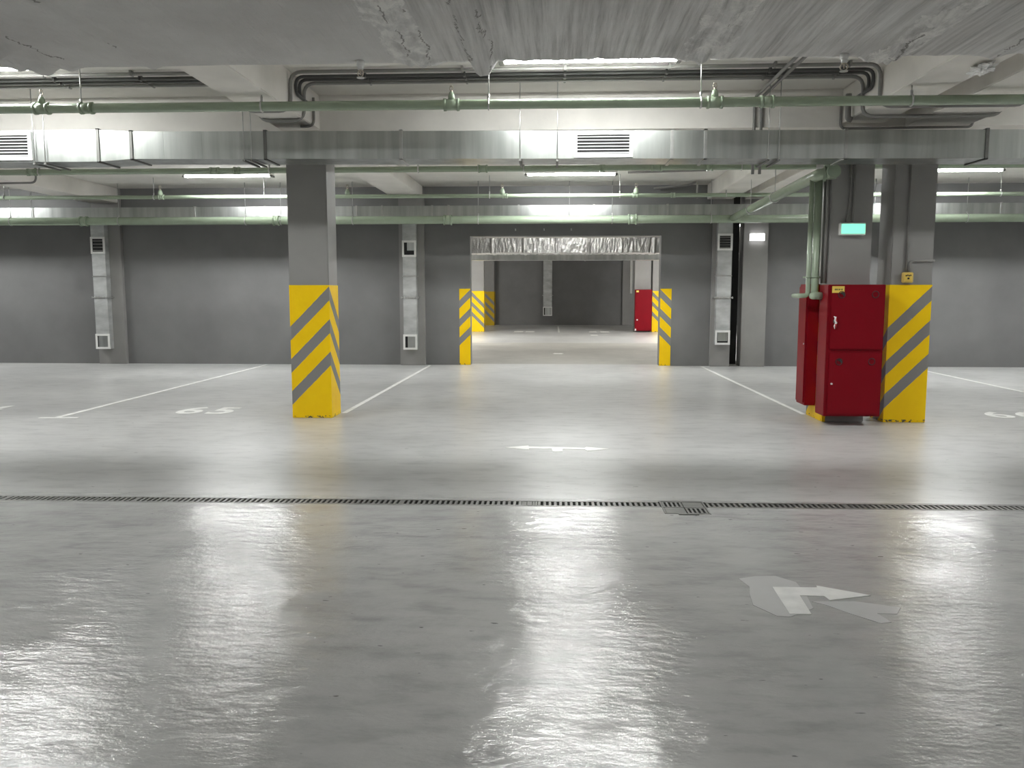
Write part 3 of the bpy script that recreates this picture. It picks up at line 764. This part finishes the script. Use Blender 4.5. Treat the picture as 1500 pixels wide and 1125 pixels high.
# ------------------------------------------------------------------ floor drain
ang = math.atan(.0108)
t = thing('drain_channel', 'long slotted drain channel crossing the floor', 'drain', (-.3, yc(-.3), 0))
c = MB()
for s in (-1, 1):
    a, b = (-6, yc(-6) + s * cw), (5, yc(5) + s * cw); o_ = -s * .012
    c.hexa([(a[0], min(a[1], a[1] + o_), -.12), (b[0], min(b[1], b[1] + o_), -.12), (b[0], max(b[1], b[1] + o_), -.12), (a[0], max(a[1], a[1] + o_), -.12),
            (a[0], min(a[1], a[1] + o_), .001), (b[0], min(b[1], b[1] + o_), .001), (b[0], max(b[1], b[1] + o_), .001), (a[0], max(a[1], a[1] + o_), .001)])
c.build('edge_rail', 'grate', t)
MB().hexa([(-6, yc(-6) - cw, -.13), (5, yc(5) - cw, -.13), (5, yc(5) + cw, -.13), (-6, yc(-6) + cw, -.13),
           (-6, yc(-6) - cw, -.12), (5, yc(5) - cw, -.12), (5, yc(5) + cw, -.12), (-6, yc(-6) + cw, -.12)]).build('trough', 'dark', t)
g = MB(); L = .98
g.box(-L / 2, L / 2, -.066, -.05, -.02, 0); g.box(-L / 2, L / 2, .05, .066, -.02, 0)
x = -L / 2
while x < L / 2 - .01:
    g.box(x, x + .019, -.05, .05, -.02, -.001); x += .0385
pr = None
for k, x in enumerate([-5.5, -4.52, -3.54, -2.56, -1.58, -.60, .27, 1.59, 2.57, 3.55, 4.50]):
    if pr is None: pr = o = g.build('grate', 'grate')
    else: o = pr.copy(); COL.objects.link(o)
    o.location = (x, yc(x), .001); o.rotation_euler = (0, 0, ang)
    o.parent = t; o.matrix_parent_inverse = Matrix.Translation(t.location).inverted()
t = thing('drain_sump', 'square cast-iron drain sump cover with two slotted quarters in the channel', 'drain cover', ((sx0 + sx1) / 2, (sy0 + sy1) / 2, 0))
c = MB()
for a in ((sx0, sx1, sy0, sy0 + .012), (sx0, sx1, sy1 - .012, sy1), (sx0, sx0 + .012, sy0, sy1), (sx1 - .012, sx1, sy0, sy1)): c.box(a[0], a[1], a[2], a[3], -.1, .002)
c.build('frame', 'grate', t)
MB().box(sx0, sx1, sy0, sy1, -.11, -.1).build('trough', 'dark', t)
mx, my = (sx0 + sx1) / 2, (sy0 + sy1) / 2
for qx, qy, slot in ((0, 1, 1), (1, 1, 0), (0, 0, 0), (1, 0, 1)):
    a0 = sx0 + .014 if qx == 0 else mx + .003; a1 = mx - .003 if qx == 0 else sx1 - .014
    b0 = sy0 + .014 if qy == 0 else my + .003; b1 = my - .003 if qy == 0 else sy1 - .014
    g = MB()
    if not slot: g.box(a0, a1, b0, b1, -.02, 0, .002); g.build('cover_plate', 'grate', t); continue
    g.box(a0, a1, b0, b0 + .02, -.02, 0); g.box(a0, a1, b1 - .02, b1, -.02, 0)
    n = 4; w = (a1 - a0) / (2 * n + 1)
    for i in range(n + 1): g.box(a0 + 2 * i * w, a0 + (2 * i + 1) * w, b0 + .02, b1 - .02, -.02, 0)
    g.build('slotted_plate', 'grate', t)
o = MB().box(.86, 1.0, 5.50, 5.522, 0, .006, .002).build('floor_strip', 'grate')
tag(o, 'short dark metal strip lying against the front of the drain sump', 'metal strip', None, 'thing')

# ------------------------------------------------------------------ floor markings
def mark(pts, label, m='paint', name='floor_line', cat='floor marking', grp=None, z=.003, z0=.0004):
    o = MB().poly(pts, z0, z).build(name, m)
    return tag(o, label, cat, grp, 'thing')
def rect(x0, x1, y0, y1): return [(x0, y0), (x1, y0), (x1, y1), (x0, y1)]
G = 'white bay lines'
mark([(-6.065, 9.6), (-5.995, 9.6), (-6.04, 17.05), (-6.10, 17.05)], 'white bay line left of the free-standing striped column', grp=G)
mark([(-6.235, 9.525), (-5.765, 9.545), (-5.765, 9.60), (-6.235, 9.58)], 'short white cross bar at the near end of the left bay line', grp=G)
mark([(-2.664, 10.11), (-2.60, 10.11), (-2.555, 17.05), (-2.61, 17.05)], 'white bay line running back from the free-standing striped column', grp=G)
mark([(3.10, 10.3), (3.157, 10.3), (3.085, 17.05), (3.03, 17.05)], 'white bay line running back from the red cabinets', grp=G)
mark([(7.13, 9.6), (7.19, 9.6), (7.30, 17.05), (7.24, 17.05)], 'white bay line at the right edge behind the right striped column', grp=G)
ar = [(1.13, 4.128), (1.356, 4.132), (1.362, 4.159), (1.589, 4.034), (1.363, 3.957), (1.353, 4.01), (1.235, 4.016), (1.218, 3.773), (1.117, 3.772)]
mark(ar, 'white bent arrow in the foreground pointing right', name='floor_arrow', cat='floor arrow', grp='white floor arrows', z=.004)
ar = [(-.466, 7.897), (-.242, 8.0), (-.235, 7.945), (.055, 7.935), (.308, 7.907), (.33, 7.959), (.55, 7.863), (.329, 7.762), (.311, 7.82), (.094, 7.835), (.095, 7.70), (-.001, 7.70), (-.011, 7.845), (-.23, 7.86), (-.235, 7.79)]
mark(ar, 'flat white double-headed arrow in the middle of the floor', name='floor_arrow', cat='floor arrow', grp='white floor arrows', z=.004)
p1 = [(.986, 4.248), (1.08, 4.29), (1.189, 4.301), (1.273, 4.21), (1.273, 4.05), (1.25, 3.85), (1.111, 3.74), (1.051, 3.747), (.973, 3.878), (.99, 4.02), (1.014, 4.128)]
mark(p1, 'paler patch of cover-up paint around the bent arrow', 'patch', 'paint_patch', 'paint patch', z=.002)
p2 = [(1.27, 3.94), (1.483, 3.951), (1.60, 3.91), (1.672, 3.879), (1.621, 3.798), (1.532, 3.804), (1.556, 3.698), (1.502, 3.684), (1.408, 3.787), (1.325, 3.896)]
mark(p2, 'paler patch of cover-up paint right of the bent arrow', 'patch', 'paint_patch', 'paint patch', z=.002)
def number(txt, x0, x1, y0, y1, label):
    cu = bpy.data.curves.new('num', 'FONT'); cu.body = txt; cu.size = 1; cu.extrude = .0; cu.offset = .022; cu.space_character = 1.18
    ob = bpy.data.objects.new('num', cu); COL.objects.link(ob)
    bpy.context.view_layer.update()
    me = bpy.data.meshes.new_from_object(ob.evaluated_get(bpy.context.evaluated_depsgraph_get()))
    bpy.data.objects.remove(ob)
    xs = [v.co.x for v in me.vertices]; ys = [v.co.y for v in me.vertices]
    for v in me.vertices:
        v.co = ((v.co.x - min(xs)) / (max(xs) - min(xs)) * (x1 - x0) + x0, (v.co.y - min(ys)) / (max(ys) - min(ys)) * (y1 - y0) + y0, .0035)
    me.name = 'bay_number'; me.materials.clear(); me.materials.append(M['paint'])
    o = bpy.data.objects.new('bay_number', me); COL.objects.link(o)
    return tag(o, label, 'floor number', 'white bay numbers', 'thing')
number('65', -4.80, -4.08, 9.95, 10.56, 'white bay number 65 painted on the floor left of the striped column')
number('64', -7.90, -7.16, 9.95, 10.56, 'white bay number cut off by the left edge of the picture')
number('66', 5.36, 6.03, 10.11, 10.62, 'white bay number cut off by the right edge of the picture')
G = 'faint marks on the floor beyond the opening'
mark(rect(.18, .25, 31.9, 37.8), 'short white line on the floor beyond the opening, in front of the end wall', 'worn', grp=G)
mark(rect(-1.56, -1.2, 32.1, 32.9), 'faint white floor number beyond the opening, left of the short line, first digit', 'worn', 'floor_number', 'floor number', G)
mark(rect(-1.1, -.75, 32.1, 32.9), 'faint white floor number beyond the opening, left of the short line, second digit', 'worn', 'floor_number', 'floor number', G)
mark(rect(1.4, 1.7, 32.1, 32.8), 'faint white floor number beyond the opening, near the red cabinet, first digit', 'worn', 'floor_number', 'floor number', G)
mark(rect(1.85, 2.2, 32.1, 32.8), 'faint white floor number beyond the opening, near the red cabinet, second digit', 'worn', 'floor_number', 'floor number', G)
mark(rect(1.35, 1.6, 29.6, 30.0), 'small white dash on the floor beyond the opening, in front of the faint number', 'worn', grp=G)
mark([(.04, 20.4), (.2, 20.4), (.26, 20.57), (.2, 20.75), (.04, 20.75), (-.02, 20.57)], 'small white blob on the darker floor just beyond the opening', 'worn', grp=G)

# ------------------------------------------------------------------ world, camera, view
w = bpy.data.worlds.new('World'); S.world = w; w.use_nodes = True
w.node_tree.nodes['Background'].inputs['Color'].default_value = (0, 0, 0, 1)
cam = bpy.data.cameras.new('camera'); co = bpy.data.objects.new('camera', cam); COL.objects.link(co)
cam.sensor_width = 36; cam.lens = 36 * 1200 / 1500
co.location = (0, 0, 1.5)
co.rotation_euler = (math.radians(90 - 6.30), 0, math.radians(2.892))
cam.clip_end = 200
S.camera = co
S.view_settings.view_transform = 'Standard'; S.view_settings.look = 'None'
S.view_settings.exposure = 0.32; S.view_settings.gamma = 1; S.view_settings.use_curve_mapping = False
S.cycles.max_bounces = 10; S.cycles.diffuse_bounces = 7; S.cycles.glossy_bounces = 5
S.cycles.use_denoising = True
S.cycles.sample_clamp_indirect = 8
